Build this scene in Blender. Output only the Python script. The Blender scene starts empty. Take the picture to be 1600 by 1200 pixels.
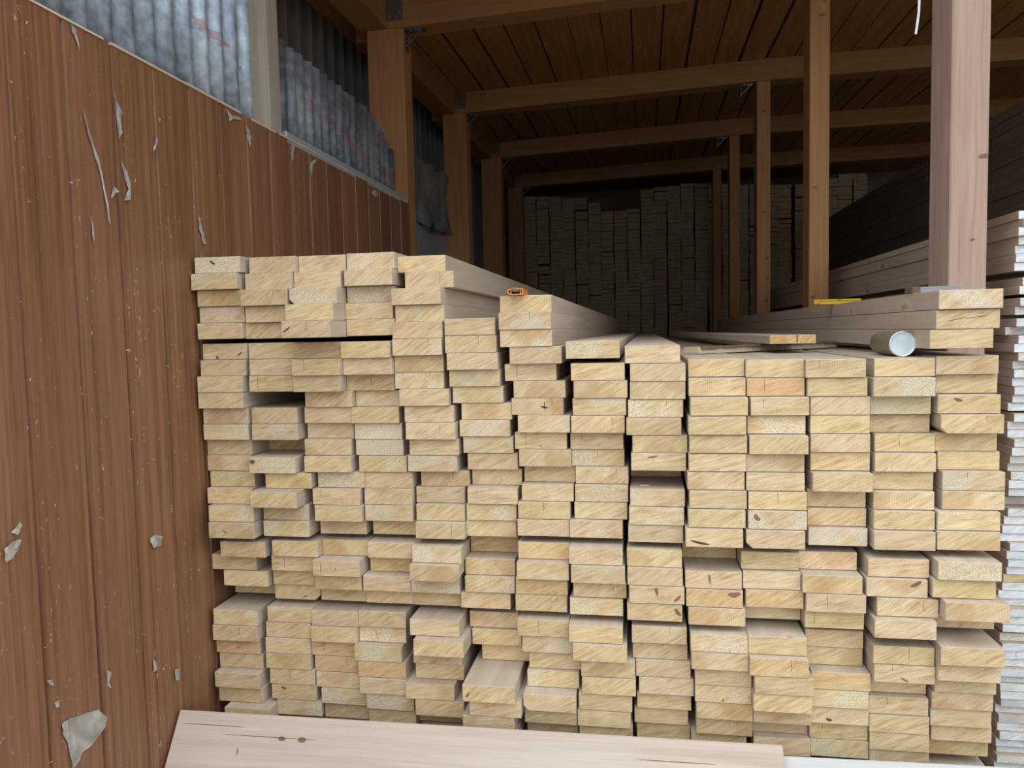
import bpy, bmesh, math, random
from mathutils import Vector, Matrix, noise
random.seed(7)
C = bpy.context.scene.collection
G = 1.50                                     # eye height: heights below are given relative to the eye, plus G

# ------------------------------------------------------------------ camera
YAW, PITCH, ROLL = -0.1716, -0.0672, -0.0221
fw = Vector((math.sin(YAW)*math.cos(PITCH), math.cos(YAW)*math.cos(PITCH), math.sin(PITCH)))
rt = fw.cross(Vector((0, 0, 1))).normalized(); up = rt.cross(fw)
r2 = rt*math.cos(ROLL) + up*math.sin(ROLL); u2 = up*math.cos(ROLL) - rt*math.sin(ROLL)
cam_d = bpy.data.cameras.new('camera'); cam = bpy.data.objects.new('camera', cam_d); C.objects.link(cam)
cam_d.sensor_width = 36; cam_d.lens = 27.0; cam_d.clip_start = .05; cam_d.clip_end = 200
cam.matrix_world = Matrix(((r2.x, u2.x, -fw.x, 0), (r2.y, u2.y, -fw.y, 0), (r2.z, u2.z, -fw.z, G), (0, 0, 0, 1)))
bpy.context.scene.camera = cam

# ------------------------------------------------------------------ sky, exposure
w = bpy.data.worlds.new('overcast_sky'); bpy.context.scene.world = w; w.use_nodes = True
nt = w.node_tree; bg = nt.nodes['Background']
# CIE overcast sky: zenith three times as bright as the horizon, the same all round
tc = nt.nodes.new('ShaderNodeTexCoord'); sxyz = nt.nodes.new('ShaderNodeSeparateXYZ'); nt.links.new(tc.outputs['Generated'], sxyz.inputs[0])
mx = nt.nodes.new('ShaderNodeMath'); mx.operation = 'MAXIMUM'; mx.inputs[1].default_value = 0; nt.links.new(sxyz.outputs[2], mx.inputs[0])
ma = nt.nodes.new('ShaderNodeMath'); ma.operation = 'MULTIPLY_ADD'; ma.inputs[1].default_value = 2/3; ma.inputs[2].default_value = 1/3; nt.links.new(mx.outputs[0], ma.inputs[0])
bg.inputs['Color'].default_value = (0.86, 0.94, 1.0, 1); nt.links.new(ma.outputs[0], bg.inputs['Strength'])
vs = bpy.context.scene.view_settings
vs.view_transform = 'Standard'; vs.look = 'None'; vs.gamma = 1; vs.use_curve_mapping = False
vs.exposure = 1.82
# ------------------------------------------------------------------ material helpers
class NB:
    def __init__(s, name):
        s.m = bpy.data.materials.new(name); s.m.use_nodes = True; s.t = s.m.node_tree
        s.b = s.t.nodes['Principled BSDF']
    def n(s, typ, **kw):
        x = s.t.nodes.new('ShaderNode' + typ)
        for k, v in kw.items():
            if k in x.inputs: s.set(x.inputs[k], v)
            else: setattr(x, k, v)
        return x
    def set(s, inp, v):
        if isinstance(v, bpy.types.NodeSocket): s.t.links.new(v, inp)
        else: inp.default_value = v
    def math(s, op, a, b=None, c=None):
        x = s.t.nodes.new('ShaderNodeMath'); x.operation = op
        for i, v in enumerate((a, b, c)):
            if v is not None: s.set(x.inputs[i], v)
        return x.outputs[0]
    def vmath(s, op, a, b=None, scale=None):
        x = s.t.nodes.new('ShaderNodeVectorMath'); x.operation = op
        s.set(x.inputs[0], a)
        if b is not None: s.set(x.inputs[1], b)
        if scale is not None: s.set(x.inputs['Scale'], scale)
        return x.outputs['Value'] if op in ('LENGTH', 'DOT_PRODUCT', 'DISTANCE') else x.outputs[0]
    def mix(s, f, a, b, mode='MIX'):
        x = s.t.nodes.new('ShaderNodeMix'); x.data_type = 'RGBA'; x.blend_type = mode
        s.set(x.inputs[0], f); s.set(x.inputs[6], a); s.set(x.inputs[7], b)
        return x.outputs[2]
    def ramp(s, f, pts):
        x = s.t.nodes.new('ShaderNodeValToRGB'); r = x.color_ramp
        while len(r.elements) < len(pts): r.elements.new(.5)
        for e, (p, c) in zip(r.elements, pts):
            e.position = p; e.color = c if len(c) == 4 else (*c, 1)
        s.set(x.inputs[0], f); return x.outputs[0]
    def noise(s, vec, scale, detail=2, rough=.5, dist=0):
        x = s.n('TexNoise', Scale=scale, Detail=detail, Roughness=rough, Distortion=dist); s.set(x.inputs['Vector'], vec)
        return x.outputs[0]
    def mapping(s, vec, scale=(1, 1, 1), rot=(0, 0, 0), loc=(0, 0, 0)):
        x = s.n('Mapping'); s.set(x.inputs['Vector'], vec); s.set(x.inputs['Scale'], scale); s.set(x.inputs['Rotation'], rot); s.set(x.inputs['Location'], loc)
        return x.outputs[0]
    def obj(s): return s.n('TexCoord').outputs['Object']
    def info(s): return s.n('ObjectInfo')
    def bump(s, h, strength=.3, dist=.002):
        x = s.n('Bump', Strength=strength, Distance=dist); s.set(x.inputs['Height'], h)
        s.t.links.new(x.outputs[0], s.b.inputs['Normal'])
    def out(s, col=None, rough=.7, metal=0, spec=None):
        if col is not None: s.set(s.b.inputs['Base Color'], col)
        s.set(s.b.inputs['Roughness'], rough); s.set(s.b.inputs['Metallic'], metal)
        if spec is not None: s.set(s.b.inputs['Specular IOR Level'], spec)
        return s.m

def rnd_shift(b):
    """object coordinates moved by a per-object random amount, and two random numbers"""
    i = b.info(); wn = b.n('TexWhiteNoise', noise_dimensions='1D'); b.set(wn.inputs['W'], b.math('MULTIPLY', i.outputs['Random'], 913.7))
    v = b.vmath('ADD', b.obj(), b.vmath('SCALE', wn.outputs['Color'], scale=37.0))
    return i, wn, v

def mat_end(name, light, mid, dark, tint=True, sapwood=True):
    b = NB(name); i, wn, v = rnd_shift(b); o = b.obj()
    sep = b.n('SeparateColor'); b.set(sep.inputs[0], wn.outputs['Color'])
    ra, rb, rc = sep.outputs[0], sep.outputs[1], sep.outputs[2]
    # growth rings round a pith that lies somewhere near the end
    cx = b.math('MULTIPLY', b.math('SUBTRACT', ra, .5), .22); cz = b.math('MULTIPLY', b.math('SUBTRACT', rb, .5), .26)
    cmb = b.n('CombineXYZ'); b.set(cmb.inputs[0], cx); b.set(cmb.inputs[2], cz)
    flat = b.vmath('MULTIPLY', b.vmath('SUBTRACT', o, cmb.outputs[0]), (1, 0, 1))
    wob = b.noise(v, 14, 2)
    rad = b.math('ADD', b.vmath('LENGTH', flat), b.math('MULTIPLY', wob, .02))
    ring = b.math('SINE', b.math('MULTIPLY', rad, 1050))
    ring = b.math('MULTIPLY_ADD', ring, .5, .5)
    # slanting saw marks
    ang = b.math('MULTIPLY_ADD', rc, .55, .12)
    vr = b.n('VectorRotate', rotation_type='Y_AXIS'); b.set(vr.inputs['Vector'], v); b.set(vr.inputs['Angle'], ang)
    saw = b.noise(b.mapping(vr.outputs[0], (15, 1, 150)), 1.0, 4, .65, .4)
    vr2 = b.n('VectorRotate', rotation_type='Y_AXIS'); b.set(vr2.inputs['Vector'], v); b.set(vr2.inputs['Angle'], b.math('ADD', ang, .12))
    flk = b.ramp(b.noise(b.mapping(vr2.outputs[0], (22, 1, 95)), 1.0, 2, .5, .6), [(.56, (0, 0, 0)), (.70, (1, 1, 1))])
    fuzz = b.noise(v, 420, 3, .7); blot = b.noise(v, 17, 3, .55)
    f = b.math('ADD', b.math('MULTIPLY', saw, .72), b.math('MULTIPLY', fuzz, .22))
    f = b.math('ADD', f, b.math('MULTIPLY', blot, .26))
    f = b.math('SUBTRACT', f, b.math('MULTIPLY', ring, .075))
    col = b.ramp(f, [(.39, dark), (.53, mid), (.70, light)])
    col = b.mix(b.math('MULTIPLY', flk, .38), col, tuple(min(1, c*1.13+.02) for c in light)+(1,))
    # heartwood stain on some of the boards: redder round the pith
    heart = b.math('MULTIPLY', b.ramp(rad, [(.052, (1, 1, 1)), (.066, (0, 0, 0))]), b.math('GREATER_THAN', rc, .62))
    col = b.mix(b.math('MULTIPLY', heart, .42), col, (dark[0]*1.08, dark[1]*.92, dark[2]*.8, 1))
    # rough whitish sapwood patch
    sap = b.noise(v, 8, 2); sap = b.ramp(b.math('MULTIPLY_ADD', b.math('POWER', rb, 3.0), .30, sap), [(.70, (0, 0, 0)), (.78, (1, 1, 1))])
    spk = b.ramp(fuzz, [(.38, (.36, .26, .16)), (.54, (.88, .80, .62))])
    if sapwood: col = b.mix(b.math('MULTIPLY', sap, .6), col, spk)
    # a drying check on some ends
    sx = b.n('SeparateXYZ'); b.set(sx.inputs[0], o)
    cxp = b.math('MULTIPLY', b.math('SUBTRACT', rc, .5), .1)
    ln = b.math('ABSOLUTE', b.math('SUBTRACT', b.math('ADD', sx.outputs[0], b.math('MULTIPLY', b.noise(v, 60, 1), .006)), cxp))
    ck = b.math('MULTIPLY', b.math('LESS_THAN', ln, .0007), b.math('GREATER_THAN', ra, .80))
    ck = b.math('MULTIPLY', ck, b.math('GREATER_THAN', sx.outputs[2], b.math('MULTIPLY_ADD', rb, .03, -.016)))
    col = b.mix(b.math('MULTIPLY', ck, .75), col, (.10, .06, .035, 1))
    if tint: col = b.mix(1.0, col, i.outputs['Color'], 'MULTIPLY')
    b.bump(b.math('ADD', saw, b.math('MULTIPLY', fuzz, .6)), .35, .0012)
    return b.out(col, .82, spec=.25)

def mat_long(name, light, dark, axis=1, rough=.72, knots=True, kcol=(.16, .08, .04), tint=False, fine=1.0, bumpd=.0012):
    """sawn timber with the grain along one object axis"""
    b = NB(name); i, wn, v = rnd_shift(b)
    sc = [34*fine]*3; sc[axis] = 1.3
    wob = b.noise(b.mapping(v, [3 if k != axis else 1.2 for k in range(3)]), 1.0, 2)
    vv = b.vmath('ADD', v, b.vmath('SCALE', b.n('CombineXYZ', X=wob, Y=wob, Z=wob).outputs[0], scale=.05))
    g = b.noise(b.mapping(vv, sc), 1.0, 4, .6)
    sc2 = [260*fine]*3; sc2[axis] = 5
    g2 = b.noise(b.mapping(v, sc2), 1.0, 2, .5)
    big = b.noise(v, 1.6, 2)
    f = b.math('ADD', b.math('MULTIPLY', g, .62), b.math('ADD', b.math('MULTIPLY', g2, .22), b.math('MULTIPLY', big, .2)))
    col = b.ramp(f, [(.36, dark), (.66, light)])
    if knots:
        ks = [7.5]*3; ks[axis] = 2.6
        vo = b.n('TexVoronoi', Scale=1.0); b.set(vo.inputs['Vector'], b.mapping(v, ks))
        sel = b.n('SeparateColor'); b.set(sel.inputs[0], vo.outputs['Color'])
        kd = b.math('ADD', vo.outputs['Distance'], b.math('MULTIPLY', g, .09)); pick = b.math('GREATER_THAN', sel.outputs[0], .55)
        halo = b.math('MULTIPLY', b.ramp(kd, [(.12, (1, 1, 1)), (.26, (0, 0, 0))]), pick)
        col = b.mix(b.math('MULTIPLY', halo, .45), col, tuple(min(1, c*1.2) for c in light)+(1,))
        k = b.math('MULTIPLY', b.ramp(kd, [(.10, (1, 1, 1)), (.145, (0, 0, 0))]), pick)
        col = b.mix(b.math('MULTIPLY', k, .7), col, (*kcol, 1))
    if tint: col = b.mix(1.0, col, i.outputs['Color'], 'MULTIPLY')
    b.bump(b.math('ADD', g2, g), .3, bumpd)
    return b.out(col, rough, spec=.3)

M = {}
M['end'] = mat_end('pine_end_grain', (.78, .61, .385), (.66, .475, .265), (.48, .31, .155))
M['side'] = mat_long('pine_sawn_side', (.60, .495, .39), (.46, .362, .272), 1, .8, kcol=(.36, .24, .15), tint=False)
M['white_end'] = mat_end('grey_white_end_grain', (.86, .88, .88), (.74, .75, .74), (.52, .50, .47))
M['thin_side'] = mat_long('thin_board_side', (.60, .485, .39), (.47, .36, .285), 1, .8)
M['plank'] = mat_long('loose_plank_face', (.60, .495, .405), (.44, .345, .27), 0, .6, kcol=(.34, .21, .14))
M['plank_pale'] = mat_long('pale_plank_face', (.60, .585, .56), (.48, .465, .44), 0, .6, knots=False)
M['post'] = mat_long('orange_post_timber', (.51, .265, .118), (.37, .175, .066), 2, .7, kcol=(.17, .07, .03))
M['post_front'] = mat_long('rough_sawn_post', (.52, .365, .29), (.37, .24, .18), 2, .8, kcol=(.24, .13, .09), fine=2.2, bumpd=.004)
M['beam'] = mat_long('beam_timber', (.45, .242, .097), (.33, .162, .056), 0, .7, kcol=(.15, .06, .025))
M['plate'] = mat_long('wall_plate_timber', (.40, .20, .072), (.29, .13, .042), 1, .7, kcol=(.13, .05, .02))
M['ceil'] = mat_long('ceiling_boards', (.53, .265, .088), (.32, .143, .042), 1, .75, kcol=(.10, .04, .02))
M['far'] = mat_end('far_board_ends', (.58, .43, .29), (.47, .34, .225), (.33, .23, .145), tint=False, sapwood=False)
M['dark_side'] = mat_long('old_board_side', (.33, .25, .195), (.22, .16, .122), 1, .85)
M['stud'] = mat_long('grey_stud_timber', (.45, .375, .30), (.30, .24, .185), 2, .8)
M['lath'] = mat_long('weathered_lath', (.62, .50, .37), (.48, .37, .265), 1, .8)

def plain(name, col, rough=.6, metal=0, nscale=0, namt=.15, spec=None):
    b = NB(name); c = (*col, 1)
    if nscale:
        f = b.noise(b.obj(), nscale, 3)
        c = b.mix(f, tuple(x*(1-namt) for x in col)+(1,), tuple(min(1, x*(1+namt)) for x in col)+(1,))
    return b.out(c, rough, metal, spec)

def mat_panel():
    b = NB('brown_laminate_panel'); i, wn, v = rnd_shift(b); o = b.obj()
    g = b.noise(b.mapping(v, (1, 62, 1.0)), 1.0, 4, .65)
    g2 = b.noise(b.mapping(v, (1, 420, 9)), 1.0, 2, .6)
    big = b.noise(b.mapping(v, (1, 5, .35)), 1.0, 2)
    f = b.math('ADD', b.math('MULTIPLY', g, .55), b.math('ADD', b.math('MULTIPLY', g2, .28), b.math('MULTIPLY', big, .25)))
    col = b.ramp(f, [(.38, (.118, .049, .024)), (.52, (.212, .094, .047)), (.68, (.31, .152, .083))])
    col = b.mix(1.0, col, i.outputs['Color'], 'MULTIPLY')
    # flecks of old film and scratches, thickest beside the grooves
    sx = b.n('SeparateXYZ'); b.set(sx.inputs[0], o)
    near = b.ramp(b.math('ABSOLUTE', b.math('SUBTRACT', sx.outputs[1], -.045)), [(.0, (1, 1, 1)), (.06, (.25, .25, .25)), (.16, (.1, .1, .1))])
    fl = b.noise(b.mapping(v, (1, 95, 42)), 1.0, 3, .7, .6)
    clus = b.noise(b.mapping(v, (1, 6, 3)), 1.0, 2)
    fl = b.math('GREATER_THAN', b.math('ADD', fl, b.math('ADD', b.math('MULTIPLY', clus, .16), b.math('MULTIPLY', near, .05))), .795)
    sc = b.noise(b.mapping(v, (1, 22, 300), (.4, 0, 0)), 1.0, 1)
    sc = b.math('GREATER_THAN', sc, .80)
    col = b.mix(b.math('MULTIPLY', fl, .75), col, (.62, .55, .48, 1))
    col = b.mix(b.math('MULTIPLY', sc, .25), col, (.45, .30, .22, 1))
    b.bump(b.math('ADD', g2, b.math('MULTIPLY', fl, 1.5)), .15, .001)
    return b.out(col, .42, spec=.45)
M['panel'] = mat_panel()

def mat_galv(name, base, red=1.45):
    b = NB(name); i, wn, v = rnd_shift(b); o = b.obj()
    sp = b.n('TexVoronoi', Scale=55.0); b.set(sp.inputs['Vector'], v)
    n1 = b.noise(b.mapping(v, (1, 7, 1.5)), 1.0, 4, .6); n2 = b.noise(v, 30, 3, .6)
    f = b.math('ADD', b.math('MULTIPLY', n1, .6), b.math('MULTIPLY', n2, .4))
    col = b.ramp(f, [(.38, tuple(x*.50 for x in base)), (.53, base), (.66, tuple(min(1, x*1.5) for x in base))])  # streak contrast also paints white-blue highlights into the metal colour
    if red:
        sx = b.n('SeparateXYZ'); b.set(sx.inputs[0], o)
        zz = b.math('ABSOLUTE', b.math('SUBTRACT', sx.outputs[2], b.math('MULTIPLY_ADD', sx.outputs[1], -.10, .42 if red > 1 else .27)))
        band = b.math('MULTIPLY', b.math('LESS_THAN', b.math('ADD', zz, b.math('MULTIPLY', n2, .03)), .036), b.math('GREATER_THAN', b.noise(v, 11, 3, .6), .47))
        band = b.math('MULTIPLY', band, b.math('GREATER_THAN', sx.outputs[1], red))
        col = b.mix(b.math('MULTIPLY', band, .45), col, (.45, .12, .10, 1))
    rg = b.ramp(n2, [(.3, (.38, .38, .38)), (.7, (.62, .62, .62))])
    b.bump(n2, .15, .001)
    return b.out(col, rg, .55)
M['galv'] = mat_galv('galvanised_corrugated', (.55, .65, .78))  # bluish brightness of reflected sky is put into this base colour
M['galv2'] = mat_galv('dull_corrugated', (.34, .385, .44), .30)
M['clad'] = plain('dark_profile_cladding', (.24, .215, .20), .5, .3, 4, .2)
M['grey_sheet'] = plain('grey_flat_sheet', (.42, .43, .45), .55, .2, 3, .2)
M['steel'] = plain('galvanised_bracket', (.32, .33, .34), .35, .9, 60, .2)
M['screw'] = plain('screw_head', (.6, .6, .6), .3, 1)
M['ground'] = plain('pale_yard_ground', (.21, .195, .17), .95, 0, 5, .25)
M['yellow'] = plain('yellow_enamel', (.78, .55, .03), .35)
M['yellow_cap'] = plain('ochre_end_cap', (.62, .40, .02), .45)
M['orange'] = plain('orange_plastic', (.85, .30, .04), .35)
M['black'] = plain('black_plastic', (.02, .018, .016), .5)
M['darkgrey'] = plain('dark_grey_slider', (.12, .12, .13), .45)
M['can_metal'] = plain('tin_bottom', (.66, .76, .80), .5, .25, 40, .15)
M['can_rim'] = plain('tin_rim', (.88, .91, .92), .25, .9)
M['can_body'] = plain('can_label', (.26, .21, .13), .5, 0, 60, .5)
M['greywood'] = mat_long('grey_weathered_offcut', (.33, .33, .335), (.20, .20, .205), 0, .85)
M['bark'] = plain('bark', (.16, .10, .07), .95, 0, 60, .5)
M['knot'] = plain('knot_wood', (.20, .115, .06), .7, 0, 150, .4)
M['knot_red'] = plain('red_knot_wood', (.34, .12, .075), .7, 0, 150, .3)
M['knot_dark'] = plain('dark_knot_wood', (.075, .05, .035), .8, 0, 150, .4)
M['chip'] = plain('fresh_wood_chip', (.78, .68, .54), .7)
M['string'] = plain('white_strap', (.82, .82, .82), .6)
def mat_film():
    b = NB('torn_clear_film')
    f = b.noise(b.obj(), 24, 2, .5)
    col = b.ramp(f, [(.3, (.40, .36, .31)), (.7, (.58, .54, .49))])
    b.set(b.b.inputs['Alpha'], b.math('MULTIPLY_ADD', f, .5, .45))
    b.bump(f, .5, .003)
    return b.out(col, .28, spec=.6)
M['film'] = mat_film()
def mat_dustfilm():
    b = NB('dusty_film'); f = b.noise(b.obj(), 7, 4, .6)
    b.bump(f, .6, .01)
    return b.out(b.ramp(f, [(.35, (.13, .13, .13)), (.65, (.34, .33, .32))]), .4)
M['dust'] = mat_dustfilm()

# ------------------------------------------------------------------ mesh helpers
class MB:
    def __init__(s): s.v = []; s.f = []; s.mi = []
    def box(s, x0, x1, y0, y1, z0, z1, m=0, front=None):
        n = len(s.v)
        s.v += [(x0, y0, z0), (x1, y0, z0), (x1, y1, z0), (x0, y1, z0), (x0, y0, z1), (x1, y0, z1), (x1, y1, z1), (x0, y1, z1)]
        fs = [(0, 3, 2, 1), (4, 5, 6, 7), (0, 1, 5, 4), (1, 2, 6, 5), (2, 3, 7, 6), (3, 0, 4, 7)]
        for k, q in enumerate(fs):
            s.f.append(tuple(n+i for i in q)); s.mi.append(front if (front is not None and k == 2) else m)
        return s
    def prism(s, outline, axis, a, b, m=0, cap=None):
        """extrude a 2-D outline (u,v) along an axis from a to b"""
        def P(u, v, t): return {0: (t, u, v), 1: (u, t, v), 2: (u, v, t)}[axis]
        n = len(s.v); k = len(outline)
        s.v += [P(u, v, a) for u, v in outline] + [P(u, v, b) for u, v in outline]
        cap = m if cap is None else cap
        s.f.append(tuple(range(n, n+k))); s.mi.append(cap)
        s.f.append(tuple(range(n+2*k-1, n+k-1, -1))); s.mi.append(cap)
        for i in range(k):
            j = (i+1) % k; s.f.append((n+i, n+k+i, n+k+j, n+j)); s.mi.append(m)
        return s
    def mesh(s, name, mats, bevel=0, smooth=False, recalc=True):
        me = bpy.data.meshes.new(name); me.from_pydata(s.v, [], s.f)
        for m in mats: me.materials.append(M[m])
        for p, i in zip(me.polygons, s.mi): p.material_index = i; p.use_smooth = smooth
        if bevel or recalc:
            bm = bmesh.new(); bm.from_mesh(me)
            bmesh.ops.recalc_face_normals(bm, faces=bm.faces)
            if bevel: bmesh.ops.bevel(bm, geom=bm.edges[:], offset=bevel, segments=1, affect='EDGES', profile=.5)
            bm.to_mesh(me); bm.free()
        return me
    def build(s, name, mats, parent=None, loc=(0, 0, 0), rot=(0, 0, 0), bevel=0, smooth=False):
        if isinstance(mats, str): mats = [mats]
        return link(name, s.mesh(name, mats, bevel, smooth), parent, loc, rot)

def link(name, me, parent=None, loc=(0, 0, 0), rot=(0, 0, 0)):
    o = bpy.data.objects.new(name, me); C.objects.link(o); o.location = loc; o.rotation_euler = rot
    if parent: o.parent = parent
    return o
def tag(o, label=None, cat=None, group=None, kind=None):
    for k, v in (('label', label), ('category', cat), ('group', group), ('kind', kind)):
        if v: o[k] = v
    return o
def empty(name, loc=(0, 0, 0), rz=0): return link(name, None, None, loc, (0, 0, rz))
ONES = 'zeroth first second third fourth fifth sixth seventh eighth ninth tenth eleventh twelfth thirteenth fourteenth fifteenth sixteenth seventeenth eighteenth nineteenth'.split()
TENS = {2: 'twent', 3: 'thirt', 4: 'fort', 5: 'fift', 6: 'sixt', 7: 'sevent', 8: 'eight'}
def ordinal(n):
    if n < 20: return ONES[n]
    t, u = divmod(n, 10)
    return TENS[t]+'ieth' if u == 0 else TENS[t]+'y-'+ONES[u]

# ------------------------------------------------------------------ setting: ground, walls, roof
tag(MB().box(-30, 30, -30, 40, -.1, 0).build('floor', 'ground'), 'pale bare yard and shed ground', 'floor', kind='structure')

WX = -1.36                                    # face of the brown panelled wall
wl = tag(empty('wall_left', (WX, 0, 0)), 'brown wood-look panelled wall beside the stack', 'wall', kind='structure')
PW = .172; pan = MB()
pan.prism([(-PW/2+.0005, -.02), (-PW/2+.0005, -.009), (-PW/2+.007, -.0075), (-PW/2+.0095, 0), (PW/2-.003, 0), (PW/2-.0005, -.004), (PW/2-.0005, -.02)], 2, 0, 1)
pan.v = [(v, u, z) for (u, v, z) in pan.v]
pme = []
for k in range(3):
    m2 = MB(); m2.v = [(x, y, z*(G+.772)) for x, y, z in pan.v]; m2.f = pan.f; m2.mi = pan.mi
    me = m2.mesh('panel', ['panel']); pme.append(me)
for k in range(-6, 17):
    o = link('panel', pme[k % 3], wl, (random.uniform(-.0008, .0008), 1.5+PW*(k+.5), random.uniform(-.003, .003)))
    s = random.uniform(.88, 1.12); o.color = (s, s*random.uniform(.96, 1.03), s*random.uniform(.94, 1.04), 1)
# torn capping strip of laminate along the top edge
cap = MB(); y = .55
while y < 4.38:
    y2 = min(4.4, y+random.uniform(.1, .35)); t = random.uniform(.0, .006)
    cap.box(-.024, .0015+t*.3, y, y2, G+.772-random.uniform(.001, .006), G+.774+t*.5); y = y2 + random.choice((0, 0, .03, .08))
cap.build('edge_strip', 'lath', wl)

def corrugated(y0, y1, z0, zt, x, amp, per, name, mats, steps=8, trapez=False, thick=.001):
    """a corrugated sheet in the y-z plane; zt(y) gives its upper edge"""
    m = MB(); n = int((y1-y0)/per*steps); L = []
    for i in range(n+1):
        y = y0+(y1-y0)*i/n; ph = (y-y0)/per*2*math.pi
        if trapez: d = amp*(1 if (ph/(2*math.pi)) % 1 < .16 else (0 if (ph/(2*math.pi)) % 1 > .24 else 1-(((ph/(2*math.pi)) % 1)-.16)/.08))
        else: d = amp*.5*(1+math.sin(ph))
        L.append((d, y))
    for d, y in L: m.v += [(d, y-y0, 0), (d, y-y0, zt(y)-z0), (d-thick, y-y0, 0), (d-thick, y-y0, zt(y)-z0)]
    for i in range(n):
        a, b = 4*i, 4*i+4
        for q in ((a, b, b+1, a+1), (a+2, a+3, b+3, b+2), (a+1, b+1, b+3, a+3), (a, a+2, b+2, b)): m.f.append(q); m.mi.append(0)
    m.f += [(0, 1, 3, 2), (4*n, 4*n+2, 4*n+3, 4*n+1)]; m.mi += [0, 0]
    return m.build(name, mats, None, (x, y0, z0), smooth=not trapez)

# roof line: beam undersides at each bay, and the ceiling above them
YB = [2.52, 4.52, 6.52, 8.52, 10.5]
def zbeam(k, x): return G + [1.77, 1.815, 1.868, 1.93, 1.975][k] + .035*min(x+1.6, 2.6) + .006*max(x-1.0, 0)
HB = .168
def zc(x, y):
    t = (y-2.52)/2.0; k = max(0, min(3, int(t))); a = t-k
    return zbeam(k, x)*(1-a)+zbeam(k+1, x)*a + HB
# outer cladding behind the posts
oc = corrugated(1.0, 12.6, 0, lambda y: zc(-1.98, y)+.046, -1.98, .035, .165, 'wall_outer', 'clad', steps=25, trapez=True)
tag(oc, 'dark ribbed metal cladding of the shed behind the posts', 'wall', kind='structure')
tag(MB().box(-2.05, 7, 12.6, 12.7, 0, G+2.6).build('wall_back', 'dark_side'), 'dark back wall of the shed', 'wall', kind='structure')
tag(MB().box(6.9, 7.0, 2.3, 12.7, 0, G+2.6).build('wall_right', 'dark_side'), 'dark far side wall of the shed', 'wall', kind='structure')

# galvanised sheets standing on the brown wall
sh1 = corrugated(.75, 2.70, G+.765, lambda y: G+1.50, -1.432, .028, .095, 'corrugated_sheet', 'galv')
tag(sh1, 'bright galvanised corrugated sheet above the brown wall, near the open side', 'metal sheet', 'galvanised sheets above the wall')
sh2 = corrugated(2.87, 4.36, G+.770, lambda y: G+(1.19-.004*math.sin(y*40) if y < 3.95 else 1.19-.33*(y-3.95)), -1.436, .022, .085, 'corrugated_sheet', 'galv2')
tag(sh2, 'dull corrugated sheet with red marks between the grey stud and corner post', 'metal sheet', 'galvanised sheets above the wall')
tag(MB().box(-1.395, -1.36, 2.85, 4.35, G+.755, G+.80).build('sheet_rail', 'grey_sheet', bevel=.003), 'grey rail along the foot of the dull corrugated sheet', 'rail')
st = MB().box(-.04, .04, -.05, .042, 0, 1.25).build('wall_stud', 'stud', None, (-1.405, 2.78, G+.77), (0, 0, 0), bevel=.003)
tag(st, 'weathered grey timber stud between the two galvanised sheets', 'stud')

# ------------------------------------------------------------------ posts, beams, ceiling boards
PXR = [-1.36, -1.395, -1.478, -1.55, -1.62]; PWD = [.2, .225, .205, .22, .2]
ordn = ['nearest', 'second', 'third', 'fourth', 'fifth']
LBL = ['brown timber post at the end of the brown panelled wall', 'brown timber wall post next beyond the corner of the panelled wall',
       'dim timber wall post, third along the cladding', 'dim timber wall post beside the far board stack']
for k in range(1, 5):
    x1 = PXR[k]; x0 = x1-PWD[k]; zt = zbeam(k, x1)-.002
    m = MB().box(x0, x1, -.0, .16, 0, zt); o = m.build('wall_post', 'post', None, (0, YB[k], 0), bevel=.004)
    tag(o, LBL[k-1], 'post', 'posts along the left cladding')
QL = ['rough pale pinkish square post at the open front of the shed', 'orange-brown timber post standing behind the yellow bar', 'slim timber post with dark knots, next behind the yellow-bar post',
      'dim slim post, fourth in the middle row', 'dim slim post, fifth in the middle row before the far boards']
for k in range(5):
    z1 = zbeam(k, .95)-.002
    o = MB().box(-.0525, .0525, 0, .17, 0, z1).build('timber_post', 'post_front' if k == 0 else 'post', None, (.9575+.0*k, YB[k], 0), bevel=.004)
    tag(o, QL[k], 'post', 'middle row of posts')

def knot_on(parent, x, y, z, a, b_, mt):
    pts = [(x+a*math.cos(t*math.pi/7), z+b_*math.sin(t*math.pi/7)*(1+.2*math.sin(t))) for t in range(14)]
    return MB().prism(pts, 1, y-.0012, y+.004).build('knot', mt, parent)
QP = [o for o in C.objects if o.name.startswith('timber_post')]
for k, lst in {0: ((.038, .49, .013, .007), (.012, .246, .007, .004)), 1: ((-.02, .76, .010, .007), (-.03, .16, .013, .010), (.01, 1.68, .016, .010)), 2: ((.0, 1.72, .012, .012), (.005, .92, .012, .014), (.022, .55, .013, .014), (.03, .39, .011, .010), (.02, .21, .014, .012)),
               3: ((.0, 1.10, .013, .014), (-.02, .72, .012, .010))}.items():
    for (dx, zz, a, b_) in lst: knot_on(QP[k], dx, 0, G+zz, a, b_, 'knot')

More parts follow.
